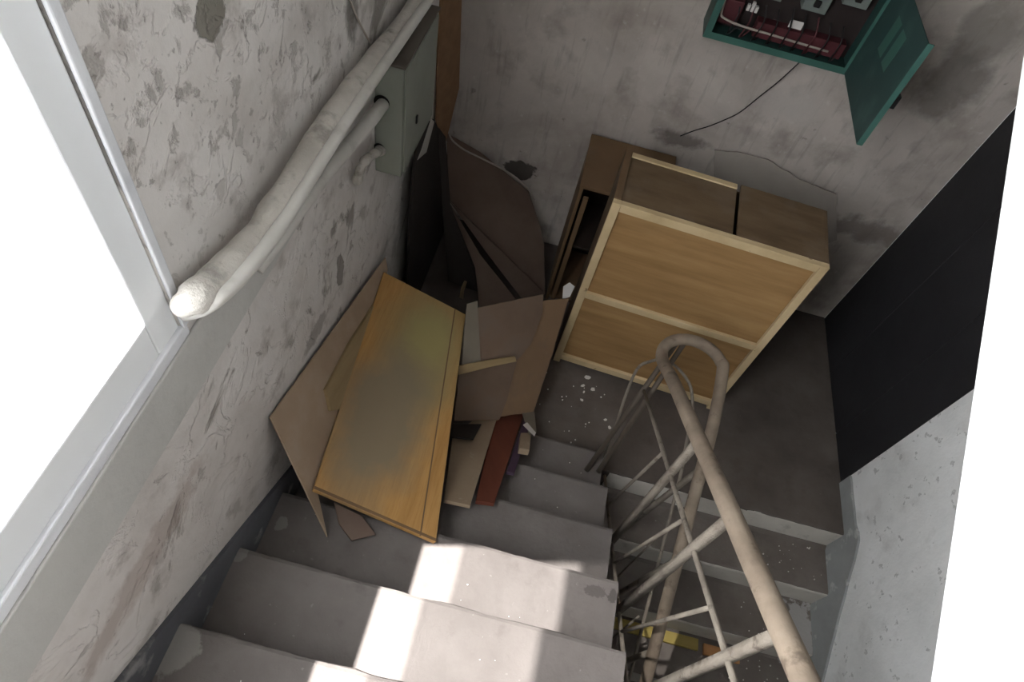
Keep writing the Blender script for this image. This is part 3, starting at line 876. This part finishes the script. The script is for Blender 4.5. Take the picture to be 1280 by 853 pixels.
# ================================================================== GREEN ELECTRICAL BOX ON THE BACK WALL
eb = tag(empty('breaker_box', (1.385, -0.0, 1.547)), 'open green electrical box on the back wall with dark red fittings', 'box')
EP = Matrix.Translation((-1.385, 0.0, -1.547))
def epart(name, bm, mat, parent=None, label=None, smooth=False):
    o = link(name, bm, mat, parent or eb, smooth=smooth)
    if parent is None:
        o.matrix_parent_inverse = EP
    else:
        o.matrix_parent_inverse = parent.matrix_parent_inverse.copy()
        o.matrix_parent_inverse = Matrix.Identity(4)
    if label:
        o['label'] = label
    return o
ex0, ex1, ey, ez0, ez1 = 1.07, 1.70, -0.15, 1.547, 2.03
bm = bmesh.new()
t = 0.006
box(bm, (ex0, ey, ez0), (ex1, -0.001, ez0 + t))
box(bm, (ex0, ey, ez1 - t), (ex1, -0.001, ez1))
box(bm, (ex0, ey, ez0 + t), (ex0 + t, -0.001, ez1 - t))
box(bm, (ex1 - t, ey, ez0 + t), (ex1, -0.001, ez1 - t))
epart('shell', bm, 'green')
bm = bmesh.new()
q = 0.028
box(bm, (ex0, ey - 0.003, ez0), (ex1, ey, ez0 + q))
box(bm, (ex0, ey - 0.003, ez1 - q), (ex1, ey, ez1))
box(bm, (ex0, ey - 0.003, ez0 + q), (ex0 + q, ey, ez1 - q))
box(bm, (ex1 - q, ey - 0.003, ez0 + q), (ex1, ey, ez1 - q))
epart('flange', bm, 'green_edge')
epart('back_plate', bx((ex0 + t, -0.02, ez0 + t), (ex1 - t, -0.002, ez1 - t)), 'box_in')
def inx(q_):
    return q_
b0, b1, b2 = ((1.28, -0.05, 1.598), (1.639, -0.05, 1.626), (1.162, -0.05, 1.629))
epart('busbar_cover', bx((b0[0] - 0.005, -0.075, b0[2] - 0.035), (b1[0] + 0.02, -0.02, b0[2] + 0.03), 0.003), 'bakelite')
epart('fuse_holder', bx((b2[0] - 0.05, -0.085, b2[2] - 0.04), (b2[0] + 0.03, -0.02, b2[2] + 0.06), 0.004), 'bakelite')
lbx = (1.424, -0.077, 1.655)
epart('paper_label', bx((lbx[0] - 0.028, -0.0772, lbx[2] - 0.016), (lbx[0] + 0.028, -0.0752, lbx[2] + 0.016)), 'white_label')
for q_ in ((1.458, -0.06, 1.752), (1.597, -0.06, 1.809), (1.272, -0.06, 1.756)):
    s_ = epart('circuit_breaker', bx((q_[0] - 0.05, -0.085, q_[2] - 0.03), (q_[0] + 0.05, -0.02, q_[2] + 0.05), 0.003), 'grey_plastic')
    l_ = link('switch', bx((q_[0] - 0.012, -0.1, q_[2] - 0.005), (q_[0] + 0.012, -0.085, q_[2] + 0.02), 0.002), 'black_wire', s_)
cl = (1.225, -0.09, 1.679)
for i in range(3):
    epart('terminal', bx((cl[0] - 0.022 + i * 0.017, -0.098, cl[2] - 0.012), (cl[0] - 0.010 + i * 0.017, -0.08, cl[2] + 0.012 + 0.012 * (i == 1)), 0.001), 'white_label')
for i in range(9):
    x0 = ex0 + 0.10 + i * 0.055
    zt_ = b0[2] + 0.03
    pts = [(x0, -0.06, zt_ + 0.06 + 0.02 * rnd.random()), (x0 + 0.012, -0.10, zt_ + 0.01), (x0 + 0.02 * rnd.random(), -0.085, b0[2] - 0.05), (x0 + 0.05, -0.06, ez0 + 0.05), (x0 + 0.12 * rnd.random(), -0.05, ez0 + 0.025)]
    epart('wire', tube(smooth_path(pts, 5), 0.0035, 6), rnd.choice(['black_wire', 'box_in', 'bakelite']), smooth=True)
pts = [(ex0 + 0.035, -0.10, ez1 - 0.1), (ex0 + 0.035, -0.12, ez0 + 0.13), (ex0 + 0.08, -0.11, ez0 + 0.07), (ex0 + 0.3, -0.09, ez0 + 0.05), (ex1 - 0.1, -0.08, ez0 + 0.04)]
epart('wire', tube(smooth_path(pts, 6), 0.005, 6), 'pale_wire', smooth=True)
# the door stands open at a right angle to the wall
dl, dz0, dz1 = 0.492, 1.552, 1.955
dx0 = 1.684
dro = epart('door', bx((dx0, ey - dl, dz0), (dx0 + 0.004, ey - 0.004, dz1), 0.001), 'green_in')
def dpart(name, bm, mat, label=None):
    o = link(name, bm, mat, dro)
    if label:
        o['label'] = label
    return o
dpart('folded_edge', bx((dx0, ey - dl - 0.004, dz0), (dx0 + 0.022, ey - dl, dz1), 0.001), 'green_edge')
dpart('folded_edge', bx((dx0 + 0.002, ey - dl, dz0 - 0.003), (dx0 + 0.022, ey - 0.01, dz0), 0.0008), 'green_edge')
dpart('latch', bx((dx0 + 0.004, ey - dl + 0.02, dz0 + 0.15), (dx0 + 0.05, ey - dl + 0.05, dz0 + 0.20), 0.004), 'black_wire', 'black latch on the outer face')
for j in range(2):
    dpart('stencil_mark', bx((dx0 - 0.0006, ey - 0.33 + 0.10 * j, dz0 + 0.20), (dx0 + 0.001, ey - 0.26 + 0.10 * j, dz0 + 0.33)), 'green_edge', 'faint paler rectangle')
for z_ in (dz0 + 0.05, dz1 - 0.09):
    epart('hinge', tube([(ex1 - 0.008, ey - 0.008, z_), (ex1 - 0.008, ey - 0.008, z_ + 0.05)], 0.006, 8), 'green_edge', smooth=True)
wr = [(1.517, -0.1, 1.51), (1.491, -0.03, 1.39), (1.449, -0.012, 1.283), (1.4, -0.008, 1.178), (1.348, -0.008, 1.117), (1.29, -0.008, 1.062), (1.236, -0.01, 1.022), (1.179, -0.02, 0.978)]
wr = [(wr[0][0], -0.10, ez0 + 0.002)] + wr[1:]
tag(link('wire', tube(smooth_path(wr, 6), 0.0028, 6), 'black_wire', smooth=True), 'thin black wire hanging from the green box down the back wall', 'wire')

# ================================================================== PAINT FLAKES
def flake(x, y, z, r, seed):
    bm = bmesh.new()
    rr = random.Random(seed)
    n_ = 7
    pts = []
    for i in range(n_):
        a = 2 * math.pi * i / n_
        d = r * (0.6 + 0.6 * rr.random())
        pts.append(Vector((d * math.cos(a), d * math.sin(a) * 0.7, 0.002)))
    poly(bm, pts, Vector((0, 0, -0.002)))
    return bm
for i, (q_, r) in enumerate([((1.082, -0.912, 0.0), 0.016), ((1.118, -0.979, 0.0), 0.013), ((1.06, -0.972, 0.0), 0.01), ((1.074, -1.009, 0.0), 0.008), ((1.21, -1.142, 0.0), 0.01), ((1.069, -1.061, 0.0), 0.008), ((1.237, -1.183, 0.0), 0.01), ((0.969, -1.093, 0.0), 0.005)]):
    o = link('paint_flake', flake(0, 0, 0, r * 1.2, i), 'chip', loc=(q_[0], q_[1], 0.0005))
    o.rotation_euler = (0, 0, rnd.random() * 6)
    tag(o, 'white paint flake, %s on the landing before pale cabinet' % (
        'largest, topmost', 'large right one of the cluster', 'left one of the cluster', 'small one under the large pair',
        'lone one near the railing', 'lower left one of the cluster', 'nearest the newel foot', 'tiny one close to the cardboard')[i],
        'flake', 'paint flakes on the landing')
bm = bmesh.new()
rr = random.Random(3)
for i in range(120):
    if i < 26:
        x, y, z = rr.uniform(0.75, 1.2), rr.uniform(-1.4, -0.95), 0.0
    elif i < 80:
        k = rr.randint(1, 3)
        x, y, z = rr.uniform(2.1, 2.45), -D - (k - 1) * G - rr.uniform(0.03, 0.22), -k * H
    else:
        k = rr.randint(1, 6)
        x, y, z = rr.uniform(0.1, 1.1), -D - (k - 1) * G - rr.uniform(0.03, 0.22), k * H
    s = rr.uniform(0.0015, 0.004) * (1.2 if i < 80 else 0.7)
    r_ = bmesh.ops.create_icosphere(bm, subdivisions=1, radius=s, matrix=Matrix.Translation((x, y, z + s * 0.8)))
tag(link('plaster_crumbs', bm, 'chip'), 'scattered plaster crumbs on the landing and steps', 'crumbs', kind='stuff')
